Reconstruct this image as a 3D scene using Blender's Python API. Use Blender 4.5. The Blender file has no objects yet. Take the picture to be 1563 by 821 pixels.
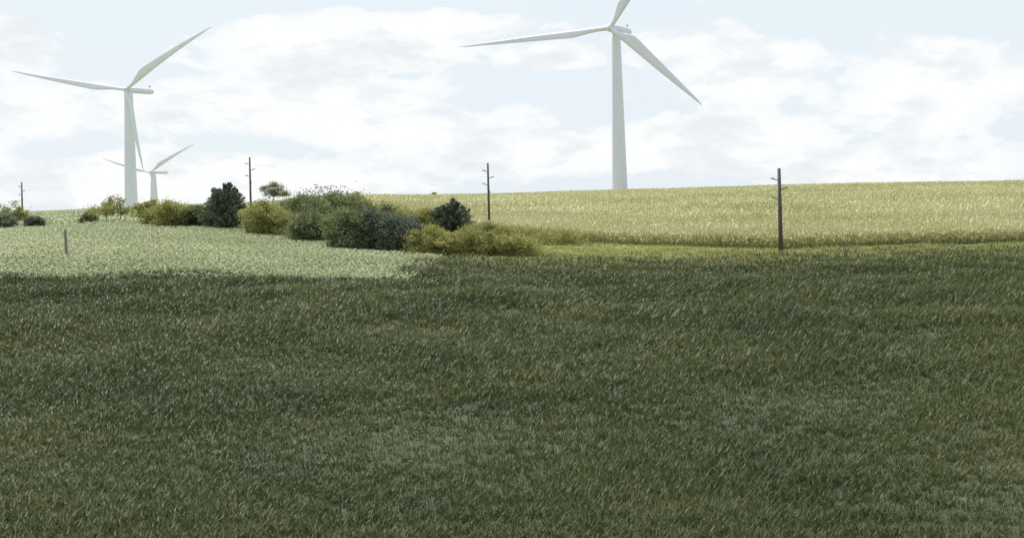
import bpy, math, numpy as np
from mathutils import Vector, Matrix
ZOOM=None
rng=np.random.default_rng(7)
sc=bpy.context.scene
F=1800.; CX=781.5; HY=330.; H0=6.0; TH=math.radians(1.4)
ct,st=math.cos(TH),math.sin(TH)
def ray(px,py):
    a=(px-CX)/F; b=(HY-py)/F
    return a*ct+b*st, -a*st+b*ct      # X/Y , (Z-H0)/Y
def at(px,py,Y):
    u,v=ray(px,py); return np.array([u*Y,Y,H0+v*Y])
# ---------------- terrain ----------------
SK=[(-300,336),(0,333),(60,327),(130,323),(200,319),(300,315),(420,311),(520,309),(560,308),(640,307),(750,304),(850,300),(945,297),(1100,293),(1200,290),(1563,283),(1900,280)]
YC=470.
_x=[];_z=[]
for px,py in SK:
    u,v=ray(px,py); _x.append(u*YC); _z.append(H0+v*YC)
def crest(X): return np.interp(X,_x,_z)
GY=np.array([-400,0,40,80,120,180,260,350,450,520,650,900,1500,3000,9000.])
GL=np.array([0,0,.03,.14,.27,.42,.62,.83,1.0,1.0,.8,.35,-.2,-.8,-1.5])
GR=np.array([0,0,0,.015,.04,.11,.36,.68,.96,1.0,.9,.5,-.1,-.8,-1.5])
yy=np.arange(-400,9000,5.)
def sm(g):
    v=np.interp(yy,GY,g); k=np.hanning(15);k/=k.sum()
    return np.convolve(np.pad(v,7,mode='edge'),k,'valid')
gl,gr=sm(GL),sm(GR)
def hgt(X,Y):
    X=np.asarray(X,float);Y=np.asarray(Y,float)
    w=np.clip((X+55)/75,0,1); w=w*w*(3-2*w)
    g=(1-w)*np.interp(Y,yy,gl)+w*np.interp(Y,yy,gr)
    z=crest(X)*g
    z=z+0.10*np.sin(X*.21+Y*.07)*np.sin(Y*.13+1)+0.35*np.sin(X*.031+1)*np.sin(Y*.027)*np.clip(Y/150,0,1)
    return z
def hit(px,py,ymax=460):
    u,v=ray(px,py); Y=np.arange(15,ymax,.5)
    d=(H0+v*Y)-hgt(u*Y,Y); i=np.where(d<0)[0]
    Yh=Y[i[0]] if len(i) else ymax
    return np.array([u*Yh,Yh,float(hgt(u*Yh,Yh))])
# ---------------- helpers ----------------
def obj(name,me,parent=None,mats=()):
    o=bpy.data.objects.new(name,me); sc.collection.objects.link(o)
    for m in mats: me.materials.append(m)
    if parent: o.parent=parent
    return o
def empty(name,loc=(0,0,0)):
    o=bpy.data.objects.new(name,None); sc.collection.objects.link(o); o.location=loc; return o
def mesh_np(name,V,polys,mi=None,smooth=False):
    me=bpy.data.meshes.new(name)
    V=np.asarray(V,np.float32)
    polys=[p for p in polys if len(p)]
    loops=np.concatenate([p.ravel() for p in polys]).astype(np.int32)
    tot=np.concatenate([np.full(len(p),p.shape[1]) for p in polys]).astype(np.int32)
    start=np.concatenate([[0],np.cumsum(tot)[:-1]]).astype(np.int32)
    me.vertices.add(len(V)); me.vertices.foreach_set('co',V.ravel())
    me.loops.add(len(loops)); me.loops.foreach_set('vertex_index',loops)
    me.polygons.add(len(tot)); me.polygons.foreach_set('loop_start',start); me.polygons.foreach_set('loop_total',tot)
    if mi is not None: me.polygons.foreach_set('material_index',np.asarray(mi,np.int32))
    me.polygons.foreach_set('use_smooth',np.full(len(tot),smooth))
    me.update(calc_edges=True); me.validate()
    return me
def loft(rings,cap=True):
    n=len(rings[0]); V=np.concatenate(rings); q=[]
    for i in range(len(rings)-1):
        for j in range(n):
            q.append((i*n+j,i*n+(j+1)%n,(i+1)*n+(j+1)%n,(i+1)*n+j))
    P=[np.array(q)]
    if cap: P.append(np.array([list(range(n))[::-1]])); P.append(np.array([[ (len(rings)-1)*n+j for j in range(n)]]))
    return V,P
def ringv(c,e1,e2,r1,r2,n=16,pw=1.0):
    t=np.linspace(0,2*math.pi,n,endpoint=False)
    x=np.sign(np.cos(t))*np.abs(np.cos(t))**pw; y=np.sign(np.sin(t))*np.abs(np.sin(t))**pw
    return c+np.outer(x*r1,e1)+np.outer(y*r2,e2)
class Acc:
    def __init__(s): s.V=[];s.P={};s.M={};s.n=0
    def add(s,V,P,m=0):
        for p in P:
            k=p.shape[1]; s.P.setdefault(k,[]).append(p+s.n); s.M.setdefault(k,[]).append(np.full(len(p),m))
        s.V.append(V); s.n+=len(V)
    def mesh(s,name,smooth=False):
        ks=list(s.P); return mesh_np(name,np.concatenate(s.V),[np.concatenate(s.P[k]) for k in ks],np.concatenate([np.concatenate(s.M[k]) for k in ks]),smooth)
def tube(acc,p0,p1,r0,r1,n=8,m=0):
    p0=np.array(p0,float);p1=np.array(p1,float); d=p1-p0; d/=np.linalg.norm(d)
    a=np.cross(d,[0,0,1.] if abs(d[2])<.9 else [1.,0,0]); a/=np.linalg.norm(a); b=np.cross(d,a)
    V,P=loft([ringv(p0,a,b,r0,r0,n),ringv(p1,a,b,r1,r1,n)]); acc.add(V,P,m)
# ---------------- materials ----------------
def mat(name):
    m=bpy.data.materials.new(name); m.use_nodes=True; nt=m.node_tree; nt.nodes.clear()
    out=nt.nodes.new('ShaderNodeOutputMaterial'); return m,nt,out
def ramp(nt,stops):
    r=nt.nodes.new('ShaderNodeValToRGB'); e=r.color_ramp.elements
    while len(e)<len(stops): e.new(.5)
    for i,(p,c) in enumerate(stops): e[i].position=p; e[i].color=(*c,1)
    return r
def noise(nt,scale,detail=4,rough=.5,vec=None):
    n=nt.nodes.new('ShaderNodeTexNoise'); n.inputs['Scale'].default_value=scale; n.inputs['Detail'].default_value=detail; n.inputs['Roughness'].default_value=rough
    if vec is not None: nt.links.new(vec,n.inputs['Vector'])
    return n
def mapping(nt,src,scale=(1,1,1)):
    m=nt.nodes.new('ShaderNodeMapping'); m.inputs['Scale'].default_value=scale; nt.links.new(src,m.inputs['Vector']); return m.outputs[0]
def leaf_mat(name,stops,transl=.35,patch=None,rough=.6,spec=.25):
    m,nt,out=mat(name); L=nt.links.new
    g=nt.nodes.new('ShaderNodeNewGeometry'); r=ramp(nt,stops); 
    n=noise(nt,patch or .35,3,.6,g.outputs['Position'])
    mx=nt.nodes.new('ShaderNodeMath'); mx.operation='MULTIPLY_ADD'; mx.inputs[1].default_value=.55
    L(g.outputs['Random Per Island'],mx.inputs[0])
    m2=nt.nodes.new('ShaderNodeMath'); m2.operation='MULTIPLY_ADD'; m2.inputs[1].default_value=1.5; m2.inputs[2].default_value=-.52
    L(n.outputs['Fac'],m2.inputs[0]); L(m2.outputs[0],mx.inputs[2]); L(mx.outputs[0],r.inputs[0])
    p=nt.nodes.new('ShaderNodeBsdfPrincipled'); p.inputs['Roughness'].default_value=rough; p.inputs['Specular IOR Level'].default_value=spec; L(r.outputs[0],p.inputs['Base Color'])
    t=nt.nodes.new('ShaderNodeBsdfTranslucent'); L(r.outputs[0],t.inputs['Color'])
    ms=nt.nodes.new('ShaderNodeMixShader'); ms.inputs[0].default_value=transl
    L(p.outputs[0],ms.inputs[1]); L(t.outputs[0],ms.inputs[2]); L(ms.outputs[0],out.inputs[0]); return m
def simple(name,c1,c2,scale=3,rough=.6,detail=5,vs=(1,1,1)):
    m,nt,out=mat(name); L=nt.links.new
    g=nt.nodes.new('ShaderNodeNewGeometry'); n=noise(nt,scale,detail,.6,mapping(nt,g.outputs['Position'],vs))
    r=ramp(nt,[(.3,c1),(.7,c2)]); L(n.outputs['Fac'],r.inputs[0])
    p=nt.nodes.new('ShaderNodeBsdfPrincipled'); p.inputs['Roughness'].default_value=rough
    L(r.outputs[0],p.inputs['Base Color']); L(p.outputs[0],out.inputs[0]); return m
M_white=simple('turbine_paint',(.71,.72,.82),(.77,.78,.87),.12,.45,3,(1,1,.25))
M_red=simple('beacon_red',(.5,.10,.08),(.6,.14,.1))
M_pole=simple('pole_wood',(.07,.065,.06),(.13,.12,.11),2,.85,5,(4,4,.5))
M_ins=simple('insulator',(.16,.15,.15),(.22,.21,.2))
M_wire=simple('wire_metal',(.45,.46,.48),(.55,.56,.58))
M_post=simple('post_wood',(.16,.15,.14),(.26,.25,.23),6,.9,5,(3,3,.6))
M_bark=simple('bark',(.08,.065,.05),(.16,.14,.11),4,.9)
M_ced=leaf_mat('cedar_foliage',[(0,(.07,.095,.07)),(.5,(.12,.15,.105)),(1,(.20,.235,.15))],.2)
M_mid=leaf_mat('green_foliage',[(0,(.10,.13,.07)),(.5,(.19,.22,.10)),(1,(.33,.35,.17))],.35)
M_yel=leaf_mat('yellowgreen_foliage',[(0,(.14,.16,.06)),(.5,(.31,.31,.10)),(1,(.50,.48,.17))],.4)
M_gry=leaf_mat('greygreen_foliage',[(0,(.12,.15,.10)),(.5,(.22,.25,.16)),(1,(.35,.38,.26))],.35)
M_corn=leaf_mat('corn_leaf',[(0,(.27,.28,.11)),(.45,(.46,.45,.20)),(.8,(.58,.57,.32)),(1,(.75,.75,.60))],.35,.03,.5,.35)
M_tas=leaf_mat('corn_tassel',[(0,(.46,.42,.20)),(1,(.66,.61,.40))],.3,.05,.6)
M_soy=leaf_mat('bean_leaf',[(0,(.20,.25,.11)),(.5,(.34,.38,.19)),(.85,(.46,.49,.30)),(1,(.64,.66,.53))],.35,.05,.5,.35)
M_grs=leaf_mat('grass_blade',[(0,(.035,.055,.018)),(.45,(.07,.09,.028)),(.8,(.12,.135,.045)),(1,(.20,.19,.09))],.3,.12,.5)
# ground
m,nt,out=mat('ground_soil'); L=nt.links.new
g=nt.nodes.new('ShaderNodeNewGeometry')
n1=noise(nt,.6,8,.65,g.outputs['Position'])
sep=nt.nodes.new('ShaderNodeSeparateXYZ'); L(g.outputs['Position'],sep.inputs[0])
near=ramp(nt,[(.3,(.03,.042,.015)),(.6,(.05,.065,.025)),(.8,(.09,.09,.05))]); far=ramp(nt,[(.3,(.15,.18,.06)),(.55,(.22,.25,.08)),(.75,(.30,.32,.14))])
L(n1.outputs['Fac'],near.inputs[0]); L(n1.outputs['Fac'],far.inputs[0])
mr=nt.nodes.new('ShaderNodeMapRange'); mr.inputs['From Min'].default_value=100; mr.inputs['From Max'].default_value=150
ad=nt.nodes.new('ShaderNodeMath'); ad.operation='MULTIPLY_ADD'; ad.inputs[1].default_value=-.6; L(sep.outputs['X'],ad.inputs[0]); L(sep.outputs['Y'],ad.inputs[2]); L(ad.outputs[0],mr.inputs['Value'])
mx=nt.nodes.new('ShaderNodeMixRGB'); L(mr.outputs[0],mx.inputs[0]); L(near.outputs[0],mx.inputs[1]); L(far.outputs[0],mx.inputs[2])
p=nt.nodes.new('ShaderNodeBsdfPrincipled'); p.inputs['Roughness'].default_value=.9; L(mx.outputs[0],p.inputs['Base Color'])
b=nt.nodes.new('ShaderNodeBump'); b.inputs['Distance'].default_value=.3; L(n1.outputs['Fac'],b.inputs['Height']); L(b.outputs[0],p.inputs['Normal']); L(p.outputs[0],out.inputs[0])
M_gnd=m
# ---------------- ground sheet ----------------
gx=np.concatenate([-np.geomspace(6000,200,20),np.linspace(-190,330,210),np.geomspace(340,6000,20)])
gy=np.concatenate([np.linspace(-400,0,12),np.linspace(4,560,230),np.geomspace(570,9000,40)])
GX,GYY=np.meshgrid(gx,gy); GZ=hgt(GX,GYY)
nx=len(gx); idx=np.arange(len(gy)*nx).reshape(len(gy),nx)
Q=np.stack([idx[:-1,:-1],idx[:-1,1:],idx[1:,1:],idx[1:,:-1]],-1).reshape(-1,4)
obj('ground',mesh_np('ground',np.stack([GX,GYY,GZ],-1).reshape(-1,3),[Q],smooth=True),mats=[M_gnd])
# ---------------- turbines ----------------
def turbine(Yt,base,hub,tips,chords,nac_px,dbot,dtop,nh,beacon):
    root=empty('wind_turbine'); s=Yt/F; yaw=math.radians(35)
    bt=at(base[0],base[1],Yt); bx=bt[0]
    zg=float(hgt(bx,Yt))-1
    root.location=(bx,Yt,zg); O=np.array([bx,Yt,zg])
    ax=np.array([-math.sin(yaw),-math.cos(yaw),0.])
    h0=at(*hub,Yt); d=(bx-h0[0])/math.sin(yaw); hp=at(*hub,Yt-d*math.cos(yaw))
    def ch(nm,acc,mats,smooth=True):
        me=acc.mesh(nm,smooth); me.transform(Matrix.Translation(Vector(-O))); return obj(nm,me,root,mats)
    # tower
    ztop=hp[2]-nh*s*.35; A=Acc(); R=[]
    zvis=bt[2]
    for k in range(25):
        f=k/24; z=zg+(ztop-zg)*f; w=(z-zvis)/(ztop-zvis); r=(dbot+(dtop-dbot)*max(w,-.1))*s/2
        R.append(ringv(np.array([bx,Yt,z]),np.array([1.,0,0]),np.array([0,1.,0]),r,r,40))
    V,P=loft(R); A.add(V,P)
    ch('tower',A,[M_white])
    A=Acc()
    for f in (.36,.68,.995):
        z=zvis+(ztop-zvis)*f; r=(dbot+(dtop-dbot)*f)*s/2*1.008
        V,P=loft([ringv(np.array([bx,Yt,z+q]),np.array([1.,0,0]),np.array([0,1.,0]),r,r,40) for q in (-.09,.09)]); A.add(V,P)
    ch('tower_flanges',A,[M_white])
    # nacelle
    e=np.array([-ax[1],ax[0],0.]); up=np.array([0,0,1.])
    L0=(nac_px*s)/math.sin(yaw); hgtm=nh*s; A=Acc(); R=[]
    back=-ax
    for f,k,dz in [(0,.55,0),(.03,.8,0),(.1,.95,0),(.35,1.0,0),(.7,.98,.0),(.9,.86,-.02),(.97,.68,-.03),(1,.4,-.04)]:
        R.append(ringv(hp+back*(1.2*s*3+L0*f)+up*dz*hgtm,e,up,hgtm*.5*k,hgtm*.5*k,24,.6))
    V,P=loft(R); A.add(V,P); ch('nacelle',A,[M_white])
    # hub
    A=Acc(); R=[]; hr=hgtm*.5
    for f in np.linspace(0,1,10):
        x=(-.8+1.9*f); r=hr*math.sqrt(max(0.002,1-max(0,(x+.1)/1.2)**2)) if x>-.1 else hr
        R.append(ringv(hp+ax*hr*x,e,up,r,r,24))
    V,P=loft(R); A.add(V,P); ch('hub',A,[M_white])
    # blades in rotor plane
    for i,(tp,c) in enumerate(zip(tips,chords)):
        u,v=ray(*tp); dd=np.array([u,1,v]); o=np.array([0,0,H0])
        t=np.dot(hp-o,ax)/np.dot(dd,ax); tip=o+dd*t
        e1=tip-hp; Ln=np.linalg.norm(e1); e1/=Ln
        e2=np.cross(ax,e1); e2/=np.linalg.norm(e2)
        R=[]; r0=nh*s*.30
        for q in np.linspace(0,1,28):
            if q<.06: cd=2*r0
            elif q<.24: w=(q-.06)/.18; w=w*w*(3-2*w); cd=2*r0+(c*s-2*r0)*w
            else: w=(q-.24)/.76; cd=c*s*(1-w)**.85*.93+c*s*.07
            if q>.985: cd*=.5
            th=min(cd,2*r0)*(1-.55*min(1,q/.25))*(1-.6*q)
            lead=-r0*(1-q)
            cen=hp+e1*(Ln*q)+e2*(lead+cd/2)+ax*(Ln*.02*math.sin(q*3.1))
            tw=math.radians(14*(1-q))
            c1=e2*math.cos(tw)+ax*math.sin(tw); c2=-e2*math.sin(tw)+ax*math.cos(tw)
            t_=np.linspace(0,2*math.pi,16,endpoint=False)
            R.append(cen+np.outer(np.cos(t_)*cd/2,c1)+np.outer(np.sin(t_)*th/2*(1-.5*np.cos(t_)*min(1,q*4)),c2))
        A=Acc(); V,P=loft(R); A.add(V,P); ch('blade_%d'%(i+1),A,[M_white])
    # anemometer mast + beacon
    bp=hp+back*(1.2*s*3+L0*.86)+up*hgtm*.45; A=Acc(); k=beacon*s
    tube(A,bp,bp+up*3.2*k,.35*k,.3*k); tube(A,bp+up*3*k-e*1.2*k,bp+up*3*k+e*1.2*k,.2*k,.2*k); tube(A,bp+up*3*k+e*1.1*k,bp+up*5*k+e*1.1*k,.2*k,.15*k)
    ch('wind_mast',A,[M_white])
    A=Acc(); R=[ringv(bp+up*(k*(2.2+2.4*f)),e,up*0+ax,k*1.1*math.sin(.3+2.5*f),k*1.1*math.sin(.3+2.5*f),12) for f in np.linspace(0,1,7)]
    V,P=loft(R); A.add(V,P); ch('aviation_beacon',A,[M_red])
turbine(580,(946,290),(931,43),[(700,72),(1071,161),(1033,-102)],[12,19,15],33,24,13,12,1.3)
turbine(800,(200.5,317),(192,137),[(16,108),(323,42),(219,262)],[10,14,15],27,19.5,12.5,8.5,1.2)
turbine(1730,(235,300),(229.5,263),[(155,241),(297,220),(240,318)],[5,6.5,6],17,11,7,4.5,.6)
# ---------------- poles ----------------
def pole(px,py,Y,side,rad):
    top=at(px,py,Y); zg=float(hgt(top[0],Y)); r=empty('utility_pole',(top[0],Y,zg)); A=Acc(); Hh=top[2]-zg
    tube(A,(0,0,-.5),(0,0,Hh),rad*1.15,rad*.8,12)
    obj('shaft',A.mesh('shaft',True),r,[M_pole])
    A=Acc(); att=[]
    for k,(dz,sd) in enumerate([(1.2,-1),(2.35,1),(3.5,-1)]):
        sd*=side; x0=sd*rad*.8; L_=1.0
        tube(A,(x0,0,Hh-dz-.25),(x0+sd*L_*.8,0,Hh-dz),.06,.05,8)
        for j in range(4): tube(A,(x0+sd*L_*(.35+.13*j),0,Hh-dz-.12+.04*j),(x0+sd*L_*(.42+.13*j),0,Hh-dz-.09+.04*j),.12,.07,8)
        att.append(np.array([top[0]+x0+sd*L_*.8,Y,zg+Hh-dz+.08]))
    tube(A,(rad*.9,0,Hh-5.2),(rad*.9,0,Hh-4.7),.09,.09,8)
    obj('post_insulators',A.mesh('ins'),r,[M_ins]); att.append(np.array([top[0],Y,zg+Hh-.05])); return att
YP=float(hit(1195,387)[1]); print('pole Y',YP)
at_=[pole(33,278,330,1,.22),pole(381,240,230,1,.2),pole(744.5,249,202,1,.2),pole(1189,257,YP,1,.25),]
ext=[[a+np.array([75,-12,-1.]) for a in at_[3]]]; pre=[[a+np.array([-100,60,3.]) for a in at_[0]]]
A=Acc(); seq=pre+at_+ext
for i in range(len(seq)-1):
    for a,b_ in zip(seq[i],seq[i+1]):
        prev=None
        for f in np.linspace(0,1,17):
            p_=a*(1-f)+b_*f-np.array([0,0,4*f*(1-f)*1.1])
            if prev is not None: tube(A,prev,p_,.004,.004,4)
            prev=p_
obj('power_lines',A.mesh('wires'),mats=[M_wire])
# ---------------- trees ----------------
def quads(C,N,S,el=1.0):
    n=len(C); a=rng.normal(size=(n,3)); a/=np.linalg.norm(a,axis=1)[:,None]
    b_=rng.normal(size=(n,3)); b_-=a*np.sum(a*b_,1)[:,None]; b_/=np.linalg.norm(b_,axis=1)[:,None]
    S=S[:,None]; V=np.stack([C-a*S*el,C-b_*S*.45,C+a*S*el,C+b_*S*.45],1).reshape(-1,3)
    return V,np.arange(4*n).reshape(n,4)
def tree(name,px,pyb,wpx,pyt,mt,kind='round',dens=1.0,leaf=.2,Yoff=0,depth=.8):
    p0=hit(px,pyb); 
    if Yoff: 
        u,v=ray(px,pyb); Y=p0[1]+Yoff; p0=np.array([u*Y,Y,float(hgt(u*Y,Y))])
    Y=p0[1]; W=wpx/F*Y; Ht=at(px,pyt,Y)[2]-p0[2]; A=Acc()
    Ht=max(Ht,.8)
    tr=max(.06,Ht*.025); C=[]
    if kind=='cedar':
        tube(A,(0,0,-.4),(0,0,Ht*.95),tr*1.3,tr*.2,8,0)
        nb=int(120*dens); pts=[]
        tops=[(0,0,1.0)]+[(rng.uniform(-.3,.3)*W,rng.uniform(-.3,.3)*W*depth,rng.uniform(.68,.92)) for _ in range(5)]
        for k in range(nb):
            tx,ty,th=tops[k%len(tops)]
            f=rng.uniform(.04,1)**.9; z=f*Ht*th
            R=W*.5*(1-f)**.62*(.95 if f>.12 else .8)*(1 if k%len(tops)==0 else .62)
            an=rng.uniform(0,2*math.pi); rr=R*rng.uniform(.75,1.12)
            tipp=np.array([tx*(1-.0*f)+math.cos(an)*rr,ty+math.sin(an)*rr*depth,z+.12*rr+.35])
            b0=np.array([tx*f*.8,ty*f*.8,max(.2,z-.25*rr)])
            if k%3==0: tube(A,b0,tipp,.05,.015,5,0)
            m_=int(55); t=rng.uniform(.15,1.05,m_)**.8
            pp=b0+(tipp-b0)*t[:,None]+rng.normal(size=(m_,3))*np.array([.28,.28,.22])*(1.15-t[:,None]*.75)*min(1,Ht/8)
            pts.append(pp)
        for tx,ty,th in tops:
            t=rng.uniform(.8,1.03,30); pts.append(np.stack([tx+rng.normal(size=30)*.12,ty+rng.normal(size=30)*.12,t*Ht*th],1))
        C=np.concatenate(pts)
    else:
        low={'round':.03,'tree':.38,'sparse':.3,'weed':0.}[kind]
        ns={'round':3,'tree':1,'sparse':2,'weed':4}[kind]
        nc=int({'round':100,'tree':46,'sparse':34,'weed':70}[kind]*dens)
        stems=[np.array([rng.uniform(-.28,.28)*W*(ns>1),rng.uniform(-.2,.2)*W*(ns>1),0]) for _ in range(ns)]
        forks=[]
        for s_ in stems:
            k=s_*1.25+np.array([rng.normal()*.03*W,0,Ht*max(low*.9,.25)]); tube(A,s_-np.array([0,0,.4]),k,tr*1.1,tr*.75,8,0); forks.append(k)
        nl=9; lob=[]
        for k in range(nl):
            x=-.4+.8*((k*4)%nl)/(nl-1)+rng.uniform(-.05,.05); zt=1-.38*abs(x*2)**1.8-rng.uniform(0,.24)
            if k==0: x=rng.uniform(-.1,.1); zt=1
            lob.append((x*W,rng.uniform(-.35,.35)*W*depth,zt*Ht))
        pts=[]
        for k in range(nc):
            lx,ly,lz=lob[k%nl]; rl=W*rng.uniform(.12,.2)
            zc=rng.uniform(low*Ht+.1,lz); 
            sh=math.sqrt(max(.05,1-max(0,(zc-lz+rl*1.2)/(rl*1.4))**2))
            an=rng.uniform(0,6.283); r_=rl*1.25*sh*math.sqrt(rng.uniform(.1,1))
            c=np.array([lx+math.cos(an)*r_,ly+math.sin(an)*r_,min(zc,Ht-.2)])
            fk=min(forks,key=lambda q:np.linalg.norm(q-c)); 
            mid=(fk+c)/2+np.array([0,0,.08*Ht*rng.uniform(-.2,1)])
            if kind!='weed' and (k%2==0 or kind!='round'): tube(A,fk,mid,tr*.45,tr*.25,5,0); tube(A,mid,c,tr*.25,tr*.08,5,0)
            m_=int(95 if kind!='sparse' else 65); cr=max(.25,W*.065*rng.uniform(.6,1.4))
            pp=c+rng.normal(size=(m_,3))*np.array([cr,cr,cr*.62]); pts.append(pp)
        C=np.concatenate(pts)
        C=C[(C[:,2]>.05)]
    S=leaf*rng.uniform(.55,1.3,len(C)); V,q=quads(C,len(C),S,1.0 if kind!='cedar' else 1.3); A.add(V,[q],1)
    me=A.mesh(name); o=obj(name,me,None,[M_bark,mt]); o.location=tuple(p0); return o
T=tree
T('cedar_tree',350,350,88,283,M_ced,'cedar',2.4,.2)
T('cedar_tree',691,353,78,306,M_ced,'cedar',2.0,.17)
T('deciduous_tree',418,318,42,279,M_mid,'tree',1.2,.2,Yoff=60)
T('deciduous_tree',166,339,62,299,M_yel,'sparse',1.2,.2)
T('deciduous_tree',12,347,52,309,M_yel,'sparse',1.2,.2)
T('shrub',50,348,32,331,M_ced,'round',.6,.17)
T('shrub',4,350,36,326,M_gry,'round',.6,.17)
T('shrub',134,341,20,323,M_mid,'round',.4,.2)
T('deciduous_tree',228,342,52,300,M_yel,'sparse',1.3,.2)
T('shrub',262,347,74,307,M_yel,'round',1,.18)
T('shrub',300,347,50,314,M_mid,'round',1,.18)
T('shrub',240,345,50,318,M_yel,'round',.8,.18)
T('shrub',402,359,84,308,M_yel,'round',1.2,.17)
T('deciduous_tree',450,352,104,297,M_mid,'round',1.3,.2)
T('deciduous_tree',507,352,104,287,M_mid,'round',1.3,.2)
T('deciduous_tree',548,350,66,295,M_yel,'round',1.1,.18)
T('shrub',472,369,80,322,M_mid,'round',1.1,.17)
T('deciduous_tree',535,382,84,317,M_mid,'round',1.2,.17)
T('deciduous_tree',588,384,100,315,M_ced,'round',1.4,.17)
T('deciduous_tree',556,383,72,324,M_ced,'round',1.2,.16)
T('shrub',630,382,48,330,M_gry,'round',1,.15)
T('shrub',592,345,90,308,M_yel,'round',1,.18)
T('shrub',645,350,60,320,M_yel,'round',1,.17)
T('shrub',660,390,76,346,M_yel,'round',.9,.15)
T('shrub',715,390,86,350,M_yel,'round',.9,.15)
T('shrub',770,392,90,356,M_yel,'round',.9,.15)
T('shrub',735,358,50,338,M_yel,'weed',1,.15)
T('shrub',780,366,80,345,M_yel,'weed',1,.15)
T('shrub',845,374,90,352,M_yel,'weed',1,.15)
T('shrub',661,303,22,295,M_mid,'weed',.5,.3)
# ---------------- crops & grass ----------------
def leaves_arch(P,H,Lf,wd,n,up=.35):
    k=len(P); P=np.repeat(P,n,0); H=np.repeat(H,n); Lf=np.repeat(Lf,n)*rng.uniform(.7,1.2,k*n)
    an=rng.uniform(0,2*math.pi,k*n); d=np.stack([np.cos(an),np.sin(an),0*an],1); s=np.stack([-np.sin(an),np.cos(an),0*an],1)
    hf=rng.uniform(.15,.88,k*n)*H; b=P.copy(); b[:,2]+=hf
    mid=b+d*(Lf*.5)[:,None]; mid[:,2]+=Lf*up*rng.uniform(.6,1.4,k*n)
    tip=b+d*Lf[:,None]; tip[:,2]+=Lf*(up-.35)*rng.uniform(.2,1.6,k*n)
    w=(wd*rng.uniform(.7,1.3,k*n))[:,None]; wv=s*w*.5; wv2=wv.copy(); wv2[:,2]+=w[:,0]*.2
    V=np.stack([b-wv*.6,b+wv*.6,mid+wv2,mid-wv2,tip],1).reshape(-1,3)
    i=np.arange(k*n)*5; return V,[np.stack([i,i+1,i+2,i+3],1),np.stack([i+3,i+2,i+4],1)]
e1=hit(560,338);e2=hit(850,366);e3=hit(1200,381);e4=np.array([190,e3[1]-6,0])
print('edges',e1,e2,e3)
def ymin(X): return np.interp(X,[-60,e1[0],e2[0],e3[0],e4[0]],[e1[1]+30,e1[1],e2[1],e3[1],e4[1]])
A=Acc()
def cornpts(x0,x1,d0,d1,row,sp):
    xs=np.arange(x0,x1,sp); out_=[]
    for dd in np.arange(d0,d1,row):
        x=xs+rng.normal(size=len(xs))*sp*.3; y=ymin(x)+dd+rng.normal(size=len(xs))*.08
        out_.append(np.stack([x,y],1))
    P=np.concatenate(out_); m_=(P[:,0]<P[:,1]*.56+12)&(P[:,0]>-60)&(P[:,1]<620); P=P[m_]
    return np.column_stack([P,hgt(P[:,0],P[:,1])])
P1=cornpts(-60,150,0,14,.8,.36)
P2=cornpts(-60,240,14,60,1.2,.75)
P3=cornpts(-60,300,60,420,2.2,1.3)
for P,lw,ll,n in ((P1,.13,.85,8),(P2,.17,1.0,7),(P3,.22,1.3,6)):
    H=rng.normal(2.15,.14,len(P))
    V,PP=leaves_arch(P,H,np.full(len(P),ll),lw,n); A.add(V,PP,0)
    k=len(P); w=.03 if P is P1 else .06; an=rng.uniform(0,3.14,k); s=np.stack([np.cos(an)*w,np.sin(an)*w,0*an],1)
    t=P.copy(); t[:,2]+=H; V=np.stack([P-s,P+s,t+s,t-s],1).reshape(-1,3); A.add(V,[np.arange(4*k).reshape(k,4)],0)
    for j in range(2):
        an=rng.uniform(0,6.28,k); ww=w*1.3; s=np.stack([np.cos(an)*ww,np.sin(an)*ww,0*an],1); tt=t+np.stack([rng.normal(size=k)*.12,rng.normal(size=k)*.12,rng.uniform(.25,.45,k)],1)
        V=np.stack([t-s-[0,0,.1],t+s-[0,0,.1],tt],1).reshape(-1,3); A.add(V,[np.arange(3*k).reshape(k,3)],1)
obj('corn_field',A.mesh('corn'),mats=[M_corn,M_tas])
# bean field on the left, low broad leaves in rows
A=Acc(); out_=[]
for yv in np.concatenate([np.arange(95,200,.9),np.arange(200,470,2.2)]):
    sp=.4 if yv<200 else 1.0
    x=np.arange(-.60*yv-15,-8 if yv<170 else -25,sp); x=x+rng.normal(size=len(x))*sp*.35
    y=yv+.12*x+rng.normal(size=len(x))*.15; out_.append(np.stack([x,y],1))
P=np.concatenate(out_); P=np.column_stack([P,hgt(P[:,0],P[:,1])]); 
far=P[:,1]>200
for sel,lf,w,n,hh in ((~far,.24,.15,9,.45),(far,.5,.28,8,.45)):
    Q_=P[sel]; V,PP=leaves_arch(Q_,np.full(len(Q_),hh),np.full(len(Q_),lf),w,n,.1); A.add(V,PP,0)
obj('bean_field',A.mesh('beans'),mats=[M_soy])
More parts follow.
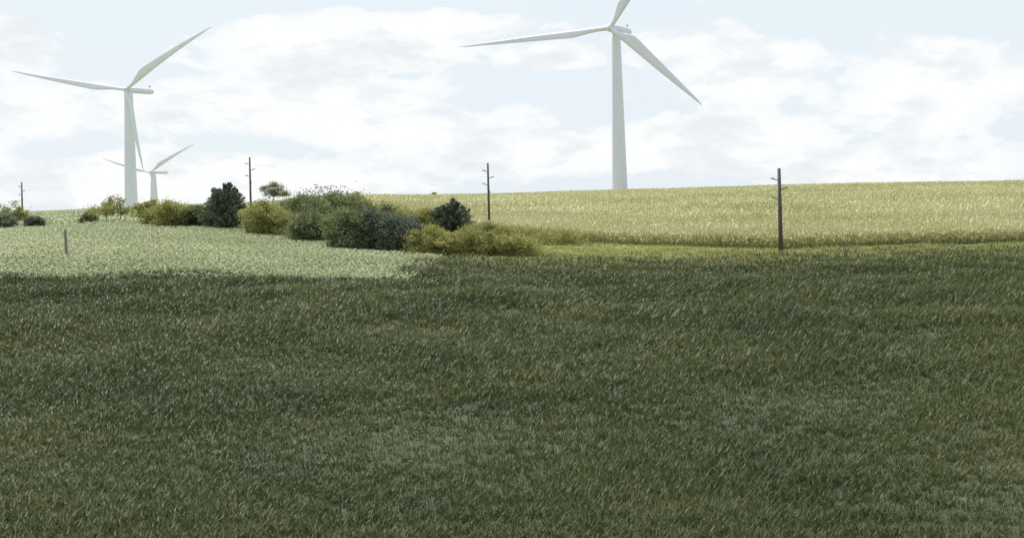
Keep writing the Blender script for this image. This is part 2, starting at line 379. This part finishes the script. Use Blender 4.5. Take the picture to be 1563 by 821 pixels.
# foreground grass
N=75000; 
Yg=14*np.exp(rng.uniform(0,1,N)*math.log(190/14)); Xg=rng.uniform(-.53,.56,N)*Yg*1.0+rng.normal(size=N)*3
ok=(Yg<ymin(Xg)-1.5)&~((Xg<-10)&(Yg+(-.12*Xg)>97+4*np.sin(Xg*.3)*np.sin(Xg*.11+1))); Xg=Xg[ok];Yg=Yg[ok]
P=np.column_stack([Xg,Yg,hgt(Xg,Yg)-.05]); sc_=np.clip(Yg/45,.45,2.4)
def grass(P,sc_,n,hmul,m,acc):
    k=len(P)
    patch=.85+.3*np.sin(P[:,0]*.33+2*np.sin(P[:,1]*.11))*np.sin(P[:,1]*.27+1.5*np.sin(P[:,0]*.17)); 
    Pr=np.repeat(P,n,0)+np.column_stack([rng.normal(size=k*n)*.14*np.repeat(sc_,n),rng.normal(size=k*n)*.14*np.repeat(sc_,n),np.zeros(k*n)])
    an=rng.uniform(0,6.283,k*n); ln=hmul*rng.uniform(.2,.6,k*n)*np.repeat(np.clip(sc_,.7,1.4)*patch,n); w=.012*np.repeat(sc_,n)*rng.uniform(.7,1.5,k*n)*1.5
    s=np.stack([-np.sin(an),np.cos(an),0*an],1)*w[:,None]; d=np.stack([np.cos(an),np.sin(an),0*an],1)
    b1=Pr+d*(ln*.2)[:,None]; b1[:,2]+=ln*.6; b2=Pr+d*(ln*.6)[:,None]; b2[:,2]+=ln*rng.uniform(.7,1,k*n)
    V=np.stack([Pr-s,Pr+s,b1+s*.8,b1-s*.8,b2],1).reshape(-1,3); i=np.arange(k*n)*5
    acc.add(V,[np.stack([i,i+1,i+2,i+3],1),np.stack([i+3,i+2,i+4],1)],m)
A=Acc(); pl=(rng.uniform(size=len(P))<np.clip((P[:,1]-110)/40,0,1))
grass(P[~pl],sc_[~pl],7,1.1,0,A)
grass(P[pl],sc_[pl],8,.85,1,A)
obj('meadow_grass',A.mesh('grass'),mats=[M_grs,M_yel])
# ---------------- fence post ----------------
pb=hit(101,392); r=empty('fence_post',tuple(pb)); hh=at(99,351,pb[1])[2]-pb[2]; A=Acc(); R=[]
for f in np.linspace(-.15,1,9):
    R.append(ringv(np.array([.03*math.sin(f*5),0,f*hh]),np.array([1.,0,0]),np.array([0,1.,0]),.15*(1-.15*f)+.01*math.sin(f*17),.14*(1-.15*f),10))
R.append(ringv(np.array([.02,0,hh+.05]),np.array([1.,0,0]),np.array([0,1.,0]),.07,.07,10))
V,P_=loft(R); A.add(V,P_); obj('wooden_post',A.mesh('post',True),r,[M_post])
# ---------------- camera ----------------
cam=bpy.data.cameras.new('camera'); co=bpy.data.objects.new('camera',cam); sc.collection.objects.link(co)
cam.sensor_width=36; cam.lens=F/1563*36; cam.shift_y=-(410.5-HY)/1563; cam.clip_start=.5; cam.clip_end=30000
if ZOOM:
    zx,zy,zw=ZOOM
    cam.lens=F/zw*36; cam.shift_x=(zx-CX)/zw; cam.shift_y=-(zy-HY)/zw
Mx=Matrix(((ct,st,0,0),(0,0,-1,0),(-st,ct,0,H0),(0,0,0,1))); co.matrix_world=Mx; sc.camera=co
# ---------------- light ----------------
EL=math.radians(56); AZ=math.radians(-35)
sd=Vector((math.sin(AZ)*math.cos(EL),math.cos(AZ)*math.cos(EL),math.sin(EL)))
sl=bpy.data.lights.new('sun','SUN'); sl.energy=4.8; sl.angle=math.radians(.5); sl.color=(1,.96,.90)
so=bpy.data.objects.new('sun',sl); sc.collection.objects.link(so); so.rotation_euler=sd.to_track_quat('Z','Y').to_euler()
w=bpy.data.worlds.new('World'); sc.world=w; w.use_nodes=True; nt=w.node_tree; nt.nodes.clear(); L=nt.links.new
out=nt.nodes.new('ShaderNodeOutputWorld'); bg=nt.nodes.new('ShaderNodeBackground'); bg.inputs[1].default_value=.115; L(bg.outputs[0],out.inputs[0])
sky=nt.nodes.new('ShaderNodeTexSky'); sky.sky_type='NISHITA'; sky.sun_disc=False; sky.sun_elevation=EL; sky.sun_rotation=AZ; sky.dust_density=2
tc=nt.nodes.new('ShaderNodeTexCoord'); GEN=tc.outputs['Generated']
def mth(op,a,b=None,c=None,cl=False):
    n=nt.nodes.new('ShaderNodeMath'); n.operation=op; n.use_clamp=cl
    for i,x in enumerate((a,b,c)):
        if x is None: continue
        if hasattr(x,'links'): L(x,n.inputs[i])
        else: n.inputs[i].default_value=x
    return n.outputs[0]
def bank(px,py,rx,ry,rot=0):
    u,v=ray(px,py); d=np.array([u,1,v]); d/=np.linalg.norm(d)
    mp=nt.nodes.new('ShaderNodeMapping'); mp.vector_type='TEXTURE'
    mp.inputs['Location'].default_value=tuple(d); mp.inputs['Scale'].default_value=(rx/F,.6,ry/F); mp.inputs['Rotation'].default_value=(0,math.radians(rot),0)
    L(GEN,mp.inputs['Vector']); ln=nt.nodes.new('ShaderNodeVectorMath'); ln.operation='LENGTH'; L(mp.outputs[0],ln.inputs[0])
    return mth('SUBTRACT',1,ln.outputs['Value'],cl=True)
banks=[(520,75,280,70,0),(90,170,170,60,0),(480,165,350,80,0),(620,205,260,60,0),(1080,215,280,60,0),(1130,110,150,90,0),(1010,70,120,40,0),(20,70,90,70,0),(820,240,360,50,0),(250,270,600,60,0),(850,85,130,30,0),(1400,140,220,90,0),(1350,260,300,60,0),(650,40,300,30,0)]
acc=None
for bb in banks:
    x=bank(*bb); acc=x if acc is None else mth('MAXIMUM',acc,x)
v1=mapping(nt,GEN,(1,1,2.0))
n1=noise(nt,13,12,.62,v1); n1.inputs['Distortion'].default_value=.2
v2=mapping(nt,GEN,(1,1,2.6)); n2=noise(nt,15,10,.6,v2)
cov=mth('ADD',mth('MULTIPLY_ADD',acc,.7,-.36),mth('MULTIPLY',n1.outputs['Fac'],1.25))
cr=ramp(nt,[(.42,(0,0,0)),(.51,(.75,.75,.75)),(.68,(1,1,1))]); L(cov,cr.inputs[0])
veil=nt.nodes.new('ShaderNodeMixRGB'); veil.inputs[0].default_value=.93; L(sky.outputs[0],veil.inputs[1]); veil.inputs[2].default_value=(7.3,7.95,8.45,1)
gcol=ramp(nt,[(.36,(.84,.87,.895)),(.45,(.92,.935,.95)),(.52,(1,1,1))]); L(n2.outputs['Fac'],gcol.inputs[0])
gm=nt.nodes.new('ShaderNodeMixRGB'); gm.blend_type='MULTIPLY'; gm.inputs[0].default_value=1; gm.inputs[1].default_value=(8.65,8.75,8.8,1); L(gcol.outputs[0],gm.inputs[2])
mx=nt.nodes.new('ShaderNodeMixRGB'); L(cr.outputs[0],mx.inputs[0]); L(veil.outputs[0],mx.inputs[1]); L(gm.outputs[0],mx.inputs[2]); L(mx.outputs[0],bg.inputs[0])
sc.view_settings.view_transform='Standard'; sc.view_settings.look='None'; sc.view_settings.exposure=0
